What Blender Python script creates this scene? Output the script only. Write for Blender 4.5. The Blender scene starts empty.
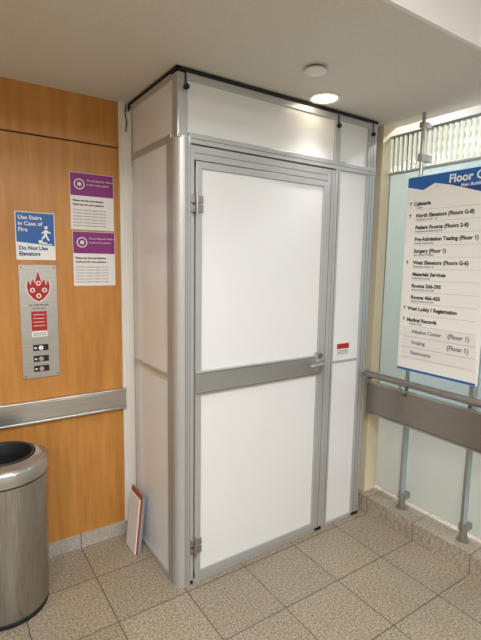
import bpy, bmesh, math, random
from mathutils import Matrix, Vector
random.seed(4)
S=bpy.context.scene
S.view_settings.view_transform='Standard'
S.view_settings.exposure=.08
C=bpy.context.collection
def srgb(c):
    return tuple(((x/255)/12.92 if x/255<=.04045 else ((x/255+.055)/1.055)**2.4) for x in c)+(1,)
def mat(name,col,rough=.5,metal=0,spec=.5,emit=None,es=0,trans=0,coat=0):
    m=bpy.data.materials.new(name); m.use_nodes=True
    b=m.node_tree.nodes['Principled BSDF']
    b.inputs['Base Color'].default_value=srgb(col)
    b.inputs['Roughness'].default_value=rough
    b.inputs['Metallic'].default_value=metal
    b.inputs['Specular IOR Level'].default_value=spec
    b.inputs['Transmission Weight'].default_value=trans
    b.inputs['Coat Weight'].default_value=coat
    if emit: 
        b.inputs['Emission Color'].default_value=srgb(emit); b.inputs['Emission Strength'].default_value=es
    return m
def nt(m): return m.node_tree.nodes,m.node_tree.links,m.node_tree.nodes['Principled BSDF']
def noisemix(m,c1,c2,scale,detail=4,stretch=(1,1,1),lo=.3,hi=.7,bump=0,rough=.5):
    n,l,b=nt(m)
    tc=n.new('ShaderNodeTexCoord'); mp=n.new('ShaderNodeMapping'); mp.inputs['Scale'].default_value=stretch
    no=n.new('ShaderNodeTexNoise'); no.inputs['Scale'].default_value=scale; no.inputs['Detail'].default_value=detail; no.inputs['Roughness'].default_value=rough
    cr=n.new('ShaderNodeValToRGB'); cr.color_ramp.elements[0].position=lo; cr.color_ramp.elements[1].position=hi
    cr.color_ramp.elements[0].color=srgb(c1); cr.color_ramp.elements[1].color=srgb(c2)
    l.new(tc.outputs['Object'],mp.inputs[0]); l.new(mp.outputs[0],no.inputs['Vector']); l.new(no.outputs['Fac'],cr.inputs[0]); l.new(cr.outputs[0],b.inputs['Base Color'])
    if bump:
        bp=n.new('ShaderNodeBump'); bp.inputs['Strength'].default_value=bump; bp.inputs['Distance'].default_value=.002
        l.new(no.outputs['Fac'],bp.inputs['Height']); l.new(bp.outputs[0],b.inputs['Normal'])
    return cr
M={}
M['ceil']=mat('ceiling_paint',(214,208,196),.9); noisemix(M['ceil'],(211,208,200),(217,214,206),60,2)
M['ceil2']=mat('bulkhead_paint',(232,231,228),.9)
M['cream']=mat('cream_paint',(222,210,182),.8)
M['wallw']=mat('white_paint',(222,221,217),.8)
M['wood']=mat('wood_veneer',(196,124,44),.42)
noisemix(M['wood'],(170,112,48),(200,144,72),3.0,8,(9,9,.9),.25,.75,0,.6)
M['woodd']=mat('wood_joint',(60,36,22),.7)
M['panel']=mat('white_panel',(229,230,232),.20,spec=.4)
M['alu']=mat('aluminium_frame',(190,191,192),.36,.45)
M['rail']=mat('aluminium_push_rail',(188,188,187),.28,.75)
M['alud']=mat('aluminium_groove',(115,115,116),.5,.4)
M['steel']=mat('brushed_steel',(180,176,172),.28,.9)
noisemix(M['steel'],(180,179,177),(205,204,202),8,5,(1,1,60),.3,.7)
M['steelv']=mat('brushed_steel_vertical',(150,146,142),.3,.95)
noisemix(M['steelv'],(160,158,154),(190,188,184),10,5,(40,40,.6),.3,.7)
M['bump']=mat('bronze_steel',(140,130,120),.35,.85); noisemix(M['bump'],(134,128,123),(156,149,143),8,5,(60,1,60),.3,.7)
M['black']=mat('black_rubber',(22,22,24),.6)
M['dark']=mat('dark_void',(10,10,10),.8)
M['white']=mat('white_print',(232,232,230),.5)
M['paper']=mat('paper',(226,223,224),.6)
M['blue']=mat('sign_blue',(22,92,170),.4)
M['dblue']=mat('deep_blue',(20,70,140),.4)
M['text']=mat('ink',(50,50,55),.6)
M['stext']=mat('ink_grey',(115,115,118),.6)
M['purple']=mat('purple_print',(128,32,118),.5)
M['red']=mat('red_print',(170,30,34),.5)
M['orange']=mat('orange_edge',(150,85,60),.6)
M['tan']=mat('tan_board',(190,170,150),.6)
M['lblue']=mat('light_blue_edge',(120,150,180),.6)
M['tape']=mat('seal_tape',(226,225,223),.5)
M['lamp']=mat('lamp_lens',(255,240,215),.5,emit=(255,240,210),es=9)
M['fill_lens']=mat('fill_panel_lens',(255,250,240),.5,emit=(255,244,228),es=3)  # glow of the added fill panels only
M['plastic']=mat('white_plastic',(228,226,222),.5)
M['line']=mat('rule_line',(155,160,165),.6)
M['blind']=mat('window_blind',(175,182,186),.6)
def tile(name,c1,c2,grout,size,ox,oy,rough=.35,axes='XY'):
    m=mat(name,c1,rough); n,l,b=nt(m)
    cr=noisemix(m,c1,c2,110,5,(1,1,1),.36,.66)
    n1=n.new('ShaderNodeTexNoise'); n1.inputs['Scale'].default_value=2.2
    tc=n.new('ShaderNodeTexCoord')
    l.new(tc.outputs['Object'],n1.inputs['Vector'])
    mx=n.new('ShaderNodeMix'); mx.data_type='RGBA'; mx.blend_type='MULTIPLY'; mx.inputs['Factor'].default_value=.3
    l.new(cr.outputs[0],mx.inputs[6]); l.new(n1.outputs['Fac'],mx.inputs[7])
    br=n.new('ShaderNodeTexBrick'); br.offset=0; br.squash=1
    br.inputs['Scale'].default_value=1; br.inputs['Brick Width'].default_value=size; br.inputs['Row Height'].default_value=size
    br.inputs['Mortar Size'].default_value=.0026; br.inputs['Mortar Smooth'].default_value=.1
    br.inputs['Color1'].default_value=(1,1,1,1); br.inputs['Color2'].default_value=(.88,.88,.88,1)
    mp=n.new('ShaderNodeMapping'); mp.inputs['Location'].default_value=(-ox,-oy,0)
    l.new(tc.outputs['Object'],mp.inputs[0])
    if axes=='XY': l.new(mp.outputs[0],br.inputs['Vector'])
    else:
        sp=n.new('ShaderNodeSeparateXYZ'); cb=n.new('ShaderNodeCombineXYZ'); l.new(mp.outputs[0],sp.inputs[0])
        l.new(sp.outputs['Y' if axes=='YZ' else 'X'],cb.inputs['X']); cb.inputs['Y'].default_value=size/2
        l.new(cb.outputs[0],br.inputs['Vector'])
    m1=n.new('ShaderNodeMix'); m1.data_type='RGBA'; m1.blend_type='MULTIPLY'; m1.inputs['Factor'].default_value=1
    l.new(mx.outputs[2],m1.inputs[6]); l.new(br.outputs['Color'],m1.inputs[7])
    m2=n.new('ShaderNodeMix'); m2.data_type='RGBA'; l.new(br.outputs['Fac'],m2.inputs['Factor'])
    l.new(m1.outputs[2],m2.inputs[6]); m2.inputs[7].default_value=srgb(grout)
    l.new(m2.outputs[2],b.inputs['Base Color'])
    bp=n.new('ShaderNodeBump'); bp.invert=True; bp.inputs['Strength'].default_value=.4; bp.inputs['Distance'].default_value=.002
    l.new(br.outputs['Fac'],bp.inputs['Height']); l.new(bp.outputs[0],b.inputs['Normal'])
    return m
M['floor']=tile('floor_tile',(132,119,101),(200,188,166),(88,78,66),.33,.237,.093,.3)
M['curb']=tile('curb_tile',(148,137,122),(202,192,174),(100,90,78),.33,0,.093,.4,'YZ')
M['base']=tile('base_tile',(172,168,160),(205,200,190),(104,92,80),.33,.237,0,.4,'XZ')
def frosted(name,col,tr,rough=.3,clear=0,crough=.35):
    m=bpy.data.materials.new(name); m.use_nodes=True; n=m.node_tree.nodes; l=m.node_tree.links; n.clear()
    o=n.new('ShaderNodeOutputMaterial'); d=n.new('ShaderNodeBsdfDiffuse'); t=n.new('ShaderNodeBsdfTranslucent'); g=n.new('ShaderNodeBsdfGlossy')
    f=n.new('ShaderNodeFresnel'); m1=n.new('ShaderNodeMixShader'); m2=n.new('ShaderNodeMixShader'); m3=n.new('ShaderNodeMixShader')
    rf=n.new('ShaderNodeBsdfRefraction'); rf.inputs['IOR'].default_value=1.25; rf.inputs['Roughness'].default_value=crough; rf.inputs[0].default_value=srgb(tuple(min(255,c+14) for c in col))
    d.inputs[0].default_value=srgb(col); t.inputs[0].default_value=srgb(col); g.inputs['Roughness'].default_value=rough
    m1.inputs[0].default_value=tr; m3.inputs[0].default_value=clear
    l.new(d.outputs[0],m1.inputs[1]); l.new(t.outputs[0],m1.inputs[2])
    l.new(m1.outputs[0],m3.inputs[1]); l.new(rf.outputs[0],m3.inputs[2])
    l.new(f.outputs[0],m2.inputs[0]); l.new(m3.outputs[0],m2.inputs[1]); l.new(g.outputs[0],m2.inputs[2]); l.new(m2.outputs[0],o.inputs[0])
    return m
M['frost']=frosted('frosted_glass',(208,219,222),.65,.12,.7,.2)
M['frostlow']=frosted('frosted_glass_lower',(232,235,233),.6,.15,.3,.3)
M['flute']=mat('fluted_glass',(225,234,236),.06,trans=.95)
M['fin']=frosted('glass_fin',(195,214,222),.4,.1)

def empty(name,loc=(0,0,0),rot=None):
    e=bpy.data.objects.new(name,None); C.objects.link(e); e.empty_display_size=.1; e.location=loc
    if rot: e.rotation_euler=rot
    return e
def meshobj(name,verts,faces,m,parent=None,smooth=False):
    me=bpy.data.meshes.new(name); me.from_pydata(verts,[],faces); me.update()
    bm=bmesh.new(); bm.from_mesh(me); bmesh.ops.recalc_face_normals(bm,faces=bm.faces); bm.to_mesh(me); bm.free()
    if m: me.materials.append(M[m] if isinstance(m,str) else m)
    o=bpy.data.objects.new(name,me); C.objects.link(o)
    if parent: o.parent=parent
    if smooth:
        for p in me.polygons: p.use_smooth=True
    return o
def box(name,x0,x1,y0,y1,z0,z1,m,parent=None,bev=0):
    v=[(x,y,z) for x in(x0,x1) for y in(y0,y1) for z in(z0,z1)]
    f=[(0,1,3,2),(4,6,7,5),(0,4,5,1),(2,3,7,6),(0,2,6,4),(1,5,7,3)]
    o=meshobj(name,v,f,m,parent)
    if bev:
        b=o.modifiers.new('bevel','BEVEL'); b.width=bev; b.segments=2
    return o
def prism(name,poly,z0,z1,m,parent=None):
    n=len(poly); v=[(x,y,z0) for x,y in poly]+[(x,y,z1) for x,y in poly]
    f=[tuple(range(n)),tuple(range(n,2*n))]+[(i,(i+1)%n,n+(i+1)%n,n+i) for i in range(n)]
    return meshobj(name,v,f,m,parent)
def lathe(name,prof,m,parent=None,loc=(0,0,0),seg=64,smooth=True):
    v=[];f=[]
    for r,z in prof:
        for i in range(seg):
            a=2*math.pi*i/seg; v.append((r*math.cos(a),r*math.sin(a),z))
    for j in range(len(prof)-1):
        for i in range(seg):
            k=(i+1)%seg; f.append((j*seg+i,j*seg+k,(j+1)*seg+k,(j+1)*seg+i))
    o=meshobj(name,v,f,m,parent,smooth); o.location=loc
    e=o.modifiers.new('es','EDGE_SPLIT'); e.split_angle=math.radians(35)
    return o
def tube(name,pts,r,m,parent=None,cyc=False):
    cu=bpy.data.curves.new(name,'CURVE'); cu.dimensions='3D'; cu.bevel_depth=r; cu.bevel_resolution=6; cu.use_fill_caps=True
    s=cu.splines.new('POLY'); s.points.add(len(pts)-1)
    for p,q in zip(s.points,pts): p.co=(*q,1)
    s.use_cyclic_u=cyc
    cu.materials.append(M[m]); o=bpy.data.objects.new(name,cu); 
    C.objects.link(o)
    dg=bpy.context.evaluated_depsgraph_get(); me=bpy.data.meshes.new_from_object(o.evaluated_get(dg))
    bpy.data.objects.remove(o); o=bpy.data.objects.new(name,me); C.objects.link(o)
    for p in me.polygons: p.use_smooth=True
    if parent: o.parent=parent
    return o
def text(name,body,size,x,y,z,m,parent,bold=0,align='LEFT'):
    cu=bpy.data.curves.new(name,'FONT'); cu.body=body; cu.size=size; cu.extrude=.0002; cu.offset=bold; cu.align_x=align
    cu.resolution_u=3
    cu.materials.append(M[m]); o=bpy.data.objects.new(name,cu); C.objects.link(o)
    dg=bpy.context.evaluated_depsgraph_get(); dg.update(); me=bpy.data.meshes.new_from_object(o.evaluated_get(dg))
    bpy.data.objects.remove(o); o=bpy.data.objects.new(name,me); C.objects.link(o)
    o.location=(x,y,z); o.parent=parent
    return o
def flat(name,poly,z,m,parent,t=.0006):
    return prism(name,poly,z,z+t,m,parent)
def rect(x0,y0,x1,y1): return [(x0,y0),(x1,y0),(x1,y1),(x0,y1)]

H=2.35; HC=3.3
# ---------- ROOM ----------
box('floor',-2.6,5.2,-3.2,4.0,-.05,0,'floor')
box('ceiling',-2.6,2.30,1.0,2.6,H,H+.4,'ceil')
box('ceiling_raised',-2.6,2.30,-3.2,1.0,H+.35,H+.4,'ceil2')
box('ceiling_corridor',2.25,5.2,-3.2,4.0,HC,HC+.1,'ceil2')
box('wall_header_right',2.25,2.30,-3.2,1.0,H,HC,'ceil2')
box('wall_header_right_b',2.25,2.30,1.0,2.6,H+.39,HC,'ceil2')
box('trim_bulkhead',-2.6,2.25,.985,1.0,H-.001,H+.35,'ceil2')
YB=2.36
wb=empty('wall_back')
box('backing',-2.6,.83,YB+.012,YB+.15,0,H,'cream',wb)
box('wood_panel_upper',-2.6,.815,YB,YB+.012,2.128,H-.0,'wood',wb)
box('wood_panel_middle',-2.6,.815,YB,YB+.012,.80,2.120,'wood',wb)
box('wood_panel_lower',-2.6,.815,YB,YB+.012,.075,.80,'wood',wb)
box('panel_joint',-2.6,.815,YB+.004,YB+.012,2.118,2.130,'woodd',wb)
box('wall_back_hidden',.83,2.2,YB+.012,YB+.15,0,H,'cream')
box('wall_left',-2.75,-2.6,-3.2,4,0,H+.4,'cream')
box('wall_front',-2.6,5.2,-3.35,-3.2,0,HC,'wallw')
box('baseboard_back',-2.6,.83,YB-.012,YB+.012,0,.075,'base')
box('trim_corner',.815,.862,YB-.014,YB+.012,.075,H,'tape')
br=empty('wall_bumper_rail')
box('band',-2.6,.825,YB-.030,YB-.012,.757,.848,'steel',br,.003)
box('lip_top',-2.6,.825,YB-.036,YB,.848,.858,'steel',br,.002)
box('lip_bottom',-2.6,.825,YB-.036,YB,.747,.757,'steel',br,.002)
box('back_plate',-2.6,.825,YB-.012,YB,.757,.848,'alud',br)

XR=2.19
box('wall_right_column',XR,2.6,1.80,YB+.15,.11,HC,'cream')
box('trim_curb',2.15,2.75,-3.2,YB,0,.11,'curb')
box('wall_corridor_end',2.6,5.0,2.51,2.66,0,HC,'wallw')
wz0,wz1,wy0,wy1=.95,3.15,-2.6,2.3
box('wall_corridor_low',5.0,5.2,-3.2,2.66,0,wz0,'wallw')
box('wall_corridor_high',5.0,5.2,-3.2,2.66,wz1,HC,'wallw')
box('wall_corridor_pier',5.0,5.2,wy1,2.66,wz0,wz1,'wallw')
box('wall_corridor_pier_b',5.0,5.2,-3.2,wy0,wz0,wz1,'wallw')
w2=empty('window_2')
for k in range(5):
    y=wy0+(wy1-wy0)*k/4; box('mullion',5.03,5.09,y-.03,y+.03,wz0,wz1,'alu',w2)
for z in (wz0+.03,2.1,wz1-.03): box('transom',5.03,5.09,wy0,wy1,z-.03,z+.03,'alu',w2)
for k in range(9): box('blind_slat',5.0,5.03,wy0,wy1,2.15+k*.105,2.15+k*.105+.05,'blind',w2)
gp=empty('window_1')
box('frosted_pane',2.265,2.277,1.19,1.80,.66,2.075,'frost',gp)
box('frosted_pane_b',2.265,2.277,-3.1,1.18,.66,2.075,'frost',gp)
box('pane_joint',2.262,2.28,1.178,1.192,.66,2.075,'alu',gp)
box('lower_pane_a',2.285,2.297,1.615,1.795,.135,.68,'frostlow',gp)
box('lower_pane_a2',2.285,2.297,1.20,1.600,.135,.68,'frostlow',gp)
box('lower_pane_b',2.285,2.297,-.2,1.185,.135,.68,'frostlow',gp)
box('lower_pane_c',2.285,2.297,-3.1,-.21,.135,.68,'frostlow',gp)
vs=[];fs=[];N=900;y0=-1.2;y1=1.80
for i in range(N+1):
    y=y0+(y1-y0)*i/N; x=2.262-.012*abs(math.sin(math.pi*y/.030))
    vs+= [(x,y,2.085),(x,y,2.285),(2.272,y,2.085),(2.272,y,2.285)]
for i in range(N):
    a=4*i;b=a+4; fs+=[(a,a+1,b+1,b),(a+2,b+2,b+3,a+3),(a,b,b+2,a+2),(a+1,a+3,b+3,b+1)]
meshobj('fluted_transom',vs,fs,'flute',gp)
box('transom_bar',2.255,2.28,-3.1,1.80,2.075,2.087,'alu',gp,.002)
box('head_bar',2.255,2.28,-3.1,1.80,2.285,2.295,'alu',gp)
for i,y in enumerate((1.55,1.17,.45)):
    p=empty('partition_post' )
    box('bar',2.205,2.250,y-.005,y+.005,.16,.70,'fin',p,.002)
    box('bar_edge',2.203,2.207,y-.007,y+.007,.16,.70,'steelv',p)
    lathe('base_clamp',[(0,.112),(.032,.112),(.032,.122),(.020,.127),(.020,.17),(.026,.172),(.026,.205),(0,.205)],'steelv',p,(2.23,y,0),24)
    box('clip',2.225,2.283,y-.018,y+.018,.165,.20,'steelv',p,.003)
hb=empty('corridor_handrail')
box('plate',2.125,2.137,-2.5,1.77,.665,.845,'bump',hb,.002)
box('plate_lip',2.118,2.142,-2.5,1.77,.845,.855,'steelv',hb,.002)
box('plate_lip_low',2.118,2.142,-2.5,1.77,.655,.665,'steelv',hb,.002)
tube('rail',[(2.125,1.745,.88),(2.10,1.745,.905),(2.075,1.735,.915),(2.068,1.71,.915),(2.068,-2.4,.915)],.018,'bump',hb)
for y in (1.5,.98,.3,-.6):
    tube('bracket',[(2.068,y,.905),(2.075,y,.87),(2.095,y,.84),(2.127,y,.83)],.008,'steelv',hb)
for y in (1.55,1.17,.45):
    box('standoff',2.137,2.225,y-.012,y+.012,.70,.74,'steelv',hb)

# ---------- DIRECTORY SIGN ----------
ds=empty('floor_directory_sign')
for y in (1.535,1.165):
    tube('pole',[(2.185,y,.75),(2.185,y,2.349)],.010,'steelv',ds)
    box('pole_clamp',2.165,2.255,y-.014,y+.014,2.10,2.14,'steelv',ds,.003)
    box('pole_clamp_top',2.165,2.255,y-.014,y+.014,2.27,2.30,'steelv',ds,.003)
    box('rail_clamp',2.137,2.20,y-.014,y+.014,.76,.82,'steelv',ds,.003)
box('board',2.128,2.148,1.118,1.568,.972,2.012,'white',ds,.002)
for y in (1.535,1.165):
    for z in(1.05,1.95): box('board_clip',2.148,2.178,y-.012,y+.012,z-.012,z+.012,'steelv',ds)
fr=empty('face',(2.128,1.568,.972),(math.radians(90),0,math.radians(-90))); fr.parent=ds
W=.45;HH=1.04
flat('header_blue',[(.002,HH-.115),(.16,HH-.045),(W-.002,HH-.10),(W-.002,HH-.002),(.002,HH-.002)],0,'blue',fr)
flat('header_light',[(.002,HH-.118),(.002,HH-.05),(.10,HH-.075)],.0007,'white',fr)
flat('header_dark',[(.16,HH-.045),(.25,HH-.066),(W-.002,HH-.13),(W-.002,HH-.09)],.0007,'dblue',fr)
flat('footer_blue',rect(.002,.002,W-.002,.014),0,'blue',fr)
text('title','Floor G',.056,.235,HH-.055,.0015,'white',fr,.0014)
text('subtitle','Main Building',.022,.30,HH-.082,.0017,'white',fr,.0004)
rows=[("Cafeteria","Lobby",'*'),("North Elevators (Floors G-8)","Outpatient Areas 1-8",'*'),("Patient Rooms (Floors 2-8)","Outpatient & Maternity 2-8",''),
("Pre-Admission Testing (Floor 1)","Cardiac Diagnostics",''),("Surgery (Floor 1)","Day Surgery Waiting",''),("West Elevators (Floors G-6)","Outpatient Areas 1-6",'*'),
("Materials Services","Deliveries Area 66",''),("Rooms 266-395","Patient Rooms Area 28",''),("Rooms 466-455","Patient Rooms Area 48",''),
("West Lobby / Registration","",'*'),("Medical Records","Release Desk",'*')]
y=HH-.150
for i,(a,b2,s) in enumerate(rows):
    text('row',a,.0265,.062 if i not in(0,9,10) else .045,y,.0003,'text',fr,.0012)
    if b2: text('row_detail',b2,.014,.062,y-.016,.0003,'stext',fr,.0003)
    if s:
        flat('arrow',[(.024,y),(.028,y),(.028,y+.012),(.034,y+.012),(.026,y+.022),(.018,y+.012),(.024,y+.012)],0,'text',fr)
    flat('rule',rect(.06,y-.024,W-.02,y-.0228),0,'line',fr)
    y-=.0615
for a in ("Infusion Center","Imaging","Restrooms"):
    box('slat',.03,W-.01,y-.02,y+.035,0,.004,'paper',fr)
    text('row',a,.027,.085,y,.0045,'stext',fr,.0006)
    if a!='Restrooms': text('row_floor','(Floor 1)',.032,.29,y,.0045,'stext',fr,.0010)
    y-=.058

# ---------- ENCLOSURE ----------
en=empty('containment_enclosure')
YF=1.79; XL=.87; XE=2.11; TOP=2.332
def fb(name,x0,x1,z0,z1,m='alu',y0=YF-.012,y1=YF+.03,bev=.002): return box(name,x0,x1,y0,y1,z0,z1,m,en,bev)
poly=[(XL-.008,YF+.085),(XL-.008,YF+.03)]
for i in range(9):
    a=math.pi+ (math.pi/2)*i/8
    poly.append((XL+.032+.04*math.cos(a),YF+.025+.04*math.sin(a)))
poly+=[(.93,YF-.015),(.93,YF+.03),(XL+.03,YF+.085)]
prism('corner_post',poly,0,2.075,'alu',en)
for x in (.903,.912,.924): box('post_groove',x,x+.002,YF-.0158,YF-.01,0.005,2.07,'alud',en)
for yy in (YF+.035,YF+.05,YF+.07): box('post_groove_side',XL-.0088,XL-.004,yy,yy+.002,.005,2.07,'alud',en)
box('corner_post_upper',XL,XL+.05,YF-.005,YF+.05,2.075,TOP,'alu',en,.006)
box('post_cap',XL-.004,XL+.055,YF-.012,YF+.06,2.068,2.082,'alu',en,.002)
J=1.741
fb('jamb_left',.93,.948,0,2.0)
fb('door_head',.93,1.80,1.985,2.045,y0=YF-.010)
fb('transom_rail',.92,XE,2.05,2.092,y0=YF-.016)
box('rail_groove',.93,XE,YF-.0168,YF-.01,2.068,2.071,'alud',en)
box('head_groove',.948,1.79,YF-.0108,YF-.005,2.012,2.015,'alud',en)
fb('jamb_right',J,1.795,0,2.045)
box('jamb_groove',J+.024,J+.027,YF-.0128,YF-.005,0.004,2.05,'alud',en)
fb('mullion',1.795,1.828,0,2.05,y0=YF-.018)
box('mullion_groove',1.810,1.813,YF-.0188,YF-.01,0.004,2.05,'alud',en)
fb('mullion_upper',1.785,1.825,2.09,TOP,y0=YF-.010)
fb('end_post',2.045,XE,0,TOP,y0=YF-.012,y1=YF+.05)
for x in (2.062,2.085): box('end_groove',x,x+.0025,YF-.0128,YF-.005,0.004,TOP,'alud',en)
fb('sill',.93,XE,0,.022)
fb('top_rail',XL+.04,XE,TOP-.03,TOP,y0=YF-.008)
fb('header_panel',.915,1.79,2.085,TOP-.025,'panel',YF+.001,YF+.012,0)
fb('header_panel_right',1.82,2.05,2.085,TOP-.025,'panel',YF+.001,YF+.012,0)
fb('side_light_panel',1.825,2.05,.02,2.055,'panel',YF+.001,YF+.012,0)
fb('side_light_seam',1.828,2.05,.985,1.0,'alu',YF-.003,YF+.004,.001)
fb('asset_label',1.872,1.975,1.028,1.10,'paper',YF-.0008,YF+.002,0)
fb('asset_label_red',1.875,1.972,1.066,1.096,'red',YF-.0016,YF+.001,0)
for k in range(3): fb('asset_label_line',1.88,1.965,1.036+k*.009,1.039+k*.009,'stext',YF-.0016,YF+.001,0)
L0,L1,Z0,Z1=.952,1.738,.028,1.98
fb('leaf_stile_left',L0,L0+.030,Z0,Z1,y0=YF-.020,y1=YF+.02)
fb('leaf_stile_right',L1-.030,L1,Z0,Z1,y0=YF-.020,y1=YF+.02)
fb('leaf_rail_top',L0,L1,Z1-.030,Z1,y0=YF-.0195,y1=YF+.02)
fb('leaf_rail_bottom',L0,L1,Z0,Z0+.035,y0=YF-.0195,y1=YF+.02)
fb('leaf_rail_middle',L0+.001,L1-.001,.944,1.052,'rail',y0=YF-.030,y1=YF+.02,bev=.004)
for z in (.951,1.042): box('leaf_groove',L0+.004,L1-.004,YF-.0304,YF-.025,z,z+.003,'alud',en)
fb('leaf_panel_upper',L0+.025,L1-.025,1.045,Z1-.025,'panel',YF-.010,YF+.005,0)
fb('leaf_panel_lower',L0+.025,L1-.025,Z0+.03,.955,'panel',YF-.010,YF+.005,0)
box('leaf_gap',L0-.004,L1+.003,YF+.012,YF+.026,.022,Z1+.006,'dark',en)
for z in (.19,1.79):
    for dz in (-.028,0.012):
        box('hinge_leaf',.93,.985,YF-.027,YF-.012,z+dz,z+dz+.032,'steelv',en,.002)
    tube('hinge_pin',[(.950,YF-.032,z-.04),(.950,YF-.032,z+.055)],.0065,'steelv',en)
box('lock_plate',1.685,1.735,YF-.038,YF-.020,.965,1.075,'steel',en,.004)
tube('lever',[(1.710,YF-.03,1.015),(1.710,YF-.075,1.015),(1.698,YF-.084,1.015),(1.62,YF-.084,1.012),(1.610,YF-.076,1.012)],.010,'steel',en)
lathe('rose',[(0,0),(.022,0),(.022,.010),(.014,.014),(0,.014)],'steelv',en,(1.710,YF-.036,1.015),24).rotation_euler=(math.radians(90),0,0)
lathe('lock_cylinder',[(0,0),(.012,0),(.012,.012),(0,.012)],'alud',en,(1.710,YF-.036,1.055),24).rotation_euler=(math.radians(90),0,0)
def sb(name,y0,y1,z0,z1,m='alu',x0=XL-.006,x1=XL+.03,bev=.002): return box(name,x0,x1,y0,y1,z0,z1,m,en,bev)
sb('side_panel_lower',YF+.08,YB-.03,.02,1.01,'panel',XL+.004,XL+.014,0)
sb('side_panel_middle',YF+.08,YB-.03,1.03,2.065,'panel',XL+.004,XL+.014,0)
sb('side_panel_top',YF+.05,YB-.03,2.09,TOP-.01,'panel',XL+.004,XL+.014,0)
sb('side_rail_mid',YF+.08,YB-.02,1.01,1.03)
sb('side_rail_top',YF+.05,YB-.02,2.063,2.092)
sb('side_rail_head',YF+.05,YB-.02,TOP-.022,TOP)
sb('side_rail_sill',YF+.08,YB-.02,0,.022)
sb('side_post_back',YB-.05,YB-.018,0,TOP)
box('roof_panel',XL+.01,XE-.01,YF+.02,YB-.01,TOP-.004,TOP,'alu',en)
box('gasket_front',XL-.008,XE+.004,YF-.014,YF+.01,TOP+.001,H-.003,'black',en,.003)
box('gasket_side',XL-.008,XL+.012,YF-.014,YB-.02,TOP+.001,H-.003,'black',en,.003)
for x in (XL+.038,1.805,2.075):
    lathe('clip_knob',[(0,0),(.010,0),(.011,.006),(.011,.016),(.006,.018),(0,.018)],'black',en,(x,YF-.006,2.272),20).rotation_euler=(math.radians(90),0,0)
    tube('clip_strap',[(x,YF-.012,2.275),(x-.004,YF-.012,2.335)],.003,'black',en)
box('right_side_wall',XE-.012,XE,YF+.05,YB-.02,0,TOP,'panel',en)
vs=[];fs=[];n=40
for i in range(n+1):
    z=.03+(2.30-.03)*i/n; w=.006*math.sin(i*1.3)+.004*math.sin(i*.47)
    vs+=[(.832+w,YB-.016,z),(.85+w*.5,YB-.028-.003*math.sin(i*.9),z),(.863,YB-.055,z)]
for i in range(n):
    a=3*i; fs+=[(a,a+1,a+4,a+3),(a+1,a+2,a+5,a+4)]
meshobj('seal_film',vs,fs,'tape',en,True)
tube('seal_cord',[(.845,YB-.04,2.335),(.838,YB-.042,2.29),(.846,YB-.04,2.25),(.842,YB-.04,2.20)],.003,'black',en)

# ---------- leaning boards ----------
lb=empty('leaning_boards')
for i,(c,y0,y1,h) in enumerate([('paper',-.055,.075,.30),('orange',-.062,.085,.325),('tan',-.056,.09,.315),('lblue',-.052,.08,.295)]):
    o=box('board_%d'%(i+1),-.004,.004,y0,y1,0,h,c,lb,.001)
    o.location=(.788+.0095*i,2.185,.002); o.rotation_euler=(0,math.radians(6),0)

# ---------- trash can ----------
tc=empty('trash_can',(.188,2.115,0))
lathe('body',[(0,.02),(.162,.02),(.168,.03),(.182,.60),(.182,.625)],'steelv',tc)
lathe('base_ring',[(0,0),(.164,0),(.167,.02),(.160,.03),(0,.03)],'black',tc)
lathe('lid_gap',[(.1825,.622),(.1825,.632)],'black',tc)
lathe('lid',[(.186,.630),(.188,.634),(.187,.682),(.182,.690),(.150,.704),(.128,.710),(.120,.706)],'steel',tc)
lathe('opening_ring',[(.136,.7085),(.133,.714),(.122,.714),(.116,.70),(.112,.60)],'black',tc)
lathe('liner',[(.1125,.66),(.110,.60),(.10,.50),(.0,.50)],'dark',tc)

# ---------- wall signs on wood ----------
def wallsign(name,x0,x1,z0,z1,t,m,d=0.0005):
    e=empty(name)
    box('panel',x0,x1,YB-d-t,YB-d,z0,z1,m,e,min(.001,t*.3))
    f=empty('face',(x0,YB-d-t,z0),(math.radians(90),0,0)); f.parent=e
    return e,f,x1-x0,z1-z0
e,f,w,h=wallsign('fire_stairs_sign',.315,.49,1.545,1.77,.004,'white')
flat('upper_blue',[(.004,.085),(w-.004,.068),(w-.004,h-.004),(.004,h-.004)],0,'blue',f)
for i,t in enumerate(("Use Stairs","in Case of","Fire")): text('msg',t,.026,.012,h-.035-.028*i,.001,'white',f,.0005)
for i,t in enumerate(("Do Not Use","Elevators")): text('msg2',t,.025,.012,.048-.027*i,.001,'dblue',f,.0009)
flat('head_icon',[(.135+.008*math.cos(a*math.pi/6),.155+.008*math.sin(a*math.pi/6)) for a in range(12)],.0007,'white',f)
flat('body_icon',[(.128,.145),(.14,.143),(.138,.118),(.150,.095),(.143,.092),(.131,.113),(.118,.098),(.112,.102),(.125,.120)],.0008,'white',f)
flat('arm_icon',[(.128,.142),(.112,.128),(.115,.124),(.131,.134),(.155,.126),(.156,.131),(.138,.143)],.0009,'white',f)
flat('stairs_icon',[(.10,.095),(.118,.095),(.118,.085),(.138,.085),(.138,.078),(.16,.078),(.16,.072),(.10,.080)],.0008,'white',f)
e,f,w,h=wallsign('elevator_call_panel',.32,.49,.968,1.522,.006,'steel')
def circ(cx,cy,r,n=28): return [(cx+r*math.cos(2*math.pi*i/n),cy+r*math.sin(2*math.pi*i/n)) for i in range(n)]
def blob(cx,cy,pts,s=1): return [(cx+a*s,cy+b*s) for a,b in pts]
flame=[(0,-.060),(.022,-.048),(.045,-.02),(.052,.012),(.046,.045),(.034,.018),(.028,.050),(.016,.030),(0,.088),(-.016,.030),(-.028,.050),(-.034,.018),(-.046,.045),(-.052,.012),(-.045,-.02),(-.022,-.048)]
flat('flame_halo',blob(.085,.438,flame,1.10),0,'paper',f)
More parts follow.
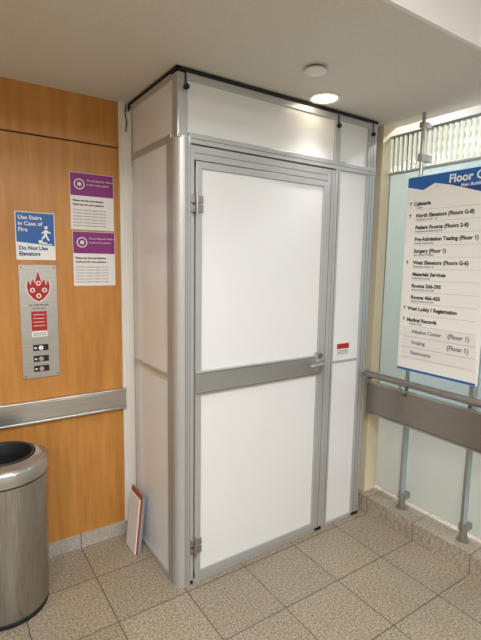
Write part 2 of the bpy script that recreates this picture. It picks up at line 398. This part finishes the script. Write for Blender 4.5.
flat('flame',blob(.085,.438,flame),.0007,'red',f)
for i,(cx,cy) in enumerate([(.058,.433),(.085,.466),(.112,.433),(.085,.405)]):
    flat('flame_dot',circ(cx,cy,.0115),.0013+.0001*i,'white',f)
    flat('flame_dot_icon',circ(cx,cy,.006),.0021+.0001*i,'red',f)
text('caption','IN CASE OF FIRE',.012,.085,.356,.0003,'text',f,.0003,'CENTER')
text('caption','use exit stairs',.011,.085,.342,.0003,'text',f,.0002,'CENTER')
flat('red_notice',rect(.048,.235,.118,.33),0,'red',f)
for i in range(4): flat('notice_line',rect(.056,.312-.018*i,.108,.3145-.018*i),.0007,'white',f)
flat('notice_white',rect(.048,.205,.118,.232),0,'white',f)
for i in range(2): flat('notice_ink',rect(.054,.212+.009*i,.112,.2145+.009*i),.0007,'text',f)
for y in (.150,.095,.045):
    box('button_housing',.050,.120,y-.014,y+.016,0,.003,'black',f,.001)
    lathe('button',[(0,0),(.011,0),(.011,.004),(0,.005)],'white' if y>.14 else 'steel',f,(.085,y,.003),20)
    flat('button_tag',rect(.055,y-.004,.066,y+.004),.0031,'white',f)
for x in(.012,.158):
    for yy in(.012,.542): lathe('screw',[(.004,0),(.004,.0015),(0,.002)],'alud',f,(x,yy,0),12)
for i,(z0,z1,x0,x1) in enumerate(((1.70,1.978,.567,.784),(1.418,1.692,.573,.786))):
    e,f,w,h=wallsign('paper_notice',x0,x1,z0,z1,.0012,'paper')
    flat('purple_header',rect(.002,h*.60,w-.002,h-.002),0,'purple',f)
    flat('circle',circ(.045,h*.80,.026),.0007,'paper',f); flat('circle_in',circ(.045,h*.80,.021),.0009,'purple',f); flat('circle_dot',circ(.045,h*.80,.010),.0014,'paper',f)
    text('head','We are Open for Walk-ins',.0125,.08,h*.86,.0008,'white',f); text('head','to serve every patient',.0125,.08,h*.79,.0008,'white',f)
    text('headline','Please use the next elevator',.0135,.012,h*.50,.0003,'text',f,.0006)
    text('headline','thank you for your patience',.0135,.012,h*.43,.0003,'text',f,.0006)
    for k in range(6): text('line','the elevator is closed for upgrade work area',.009,.012,h*(.34-.055*k),.0003,'stext',f,.0002)

# ---------- ceiling fixtures ----------
DL=[(.078,0),(.078,-.005),(.070,-.008),(.062,-.005),(.060,-.001)]
dl=empty('recessed_downlight',(1.615,1.695,H))
lathe('trim_ring',DL,'plastic',dl)
lathe('lens',[(.062,-.0025),(0,-.0025)],'lamp',dl)
sd=empty('smoke_detector',(1.345,1.473,H))
lathe('base',[(.038,0),(.038,-.010),(0,-.010)],'alud',sd)
lathe('cover',[(.030,-.008),(.046,-.010),(.047,-.016),(.036,-.020),(0,-.021)],'plastic',sd)
def area(name,loc,sx,sy,e,col=(1,.95,.88),rot=(0,0,0)):
    li=bpy.data.lights.new(name,'AREA'); li.shape='RECTANGLE'; li.size=sx; li.size_y=sy; li.energy=e; li.color=col
    o=bpy.data.objects.new(name,li); o.location=loc; o.rotation_euler=rot; C.objects.link(o); return o
for (x,y) in ((.2,-.2),(-1.4,-1.2),(1.4,-1.6)):  # out-of-view ceiling panels, added as general fill light
    t=empty('ceiling_fill_panel')
    box('frame',x-.32,x+.32,y-.32,y+.32,H+.335,H+.35,'plastic',t)
    box('lens',x-.29,x+.29,y-.29,y+.29,H+.33,H+.336,'fill_lens',t)
    area('fill_panel_light',(x,y,H+.32),.56,.56,46,(1,.99,.975))
t=empty('corridor_fill_panel'); box('frame',3.3,3.9,.2,1.4,HC-.015,HC,'plastic',t); box('lens',3.33,3.87,.23,1.37,HC-.02,HC-.014,'fill_lens',t)  # added panel above the corridor, brightens the frosted glass from behind
area('corridor_fill_light',(3.6,.8,HC-.03),.56,1.1,110,(1,1,1))  # added fill lamp, backlights the glass
for (x,y) in ((.35,1.35),(-.7,1.45)):  # two extra downlights out of view, added to light the room
    d=empty('recessed_downlight',(x,y,H)); lathe('trim_ring',DL,'plastic',d); lathe('lens',[(.062,-.0025),(0,-.0025)],'lamp',d)
def spot(name,loc,e,ang=130,bl=.8,r=.06):
    li=bpy.data.lights.new(name,'SPOT'); li.energy=e; li.spot_size=math.radians(ang); li.spot_blend=bl; li.shadow_soft_size=r; li.color=(1,.96,.91)
    o=bpy.data.objects.new(name,li); o.location=loc; C.objects.link(o)
spot('downlight_beam',(1.615,1.64,H-.012),10,110,1)
spot('fill_beam_b',(.35,1.35,H-.012),18)  # fill spot for the added downlight
spot('fill_beam_c',(-.7,1.45,H-.012),17)  # fill spot for the other added downlight
w=bpy.data.worlds.new('world'); S.world=w; w.use_nodes=True
w.node_tree.nodes['Background'].inputs[0].default_value=(.93,.965,1,1); w.node_tree.nodes['Background'].inputs[1].default_value=1.6
# ---------- CAMERA ----------
yaw=math.radians(34.0); p=math.radians(7.3); r=math.radians(.94)
Fh=Vector((math.sin(yaw),math.cos(yaw),0)); R=Vector((math.cos(yaw),-math.sin(yaw),0))
F=Fh*math.cos(p)-Vector((0,0,math.sin(p))); U=R.cross(F)
cr=R*math.cos(r)+U*math.sin(r); cu=U*math.cos(r)-R*math.sin(r)
m=Matrix((cr,cu,-F)).transposed().to_4x4(); m.translation=(0,0,1.55)
cam=bpy.data.cameras.new('camera'); co=bpy.data.objects.new('camera',cam); C.objects.link(co); co.matrix_world=m
cam.sensor_width=36; cam.lens=450*36/640; cam.clip_start=.02
S.camera=co
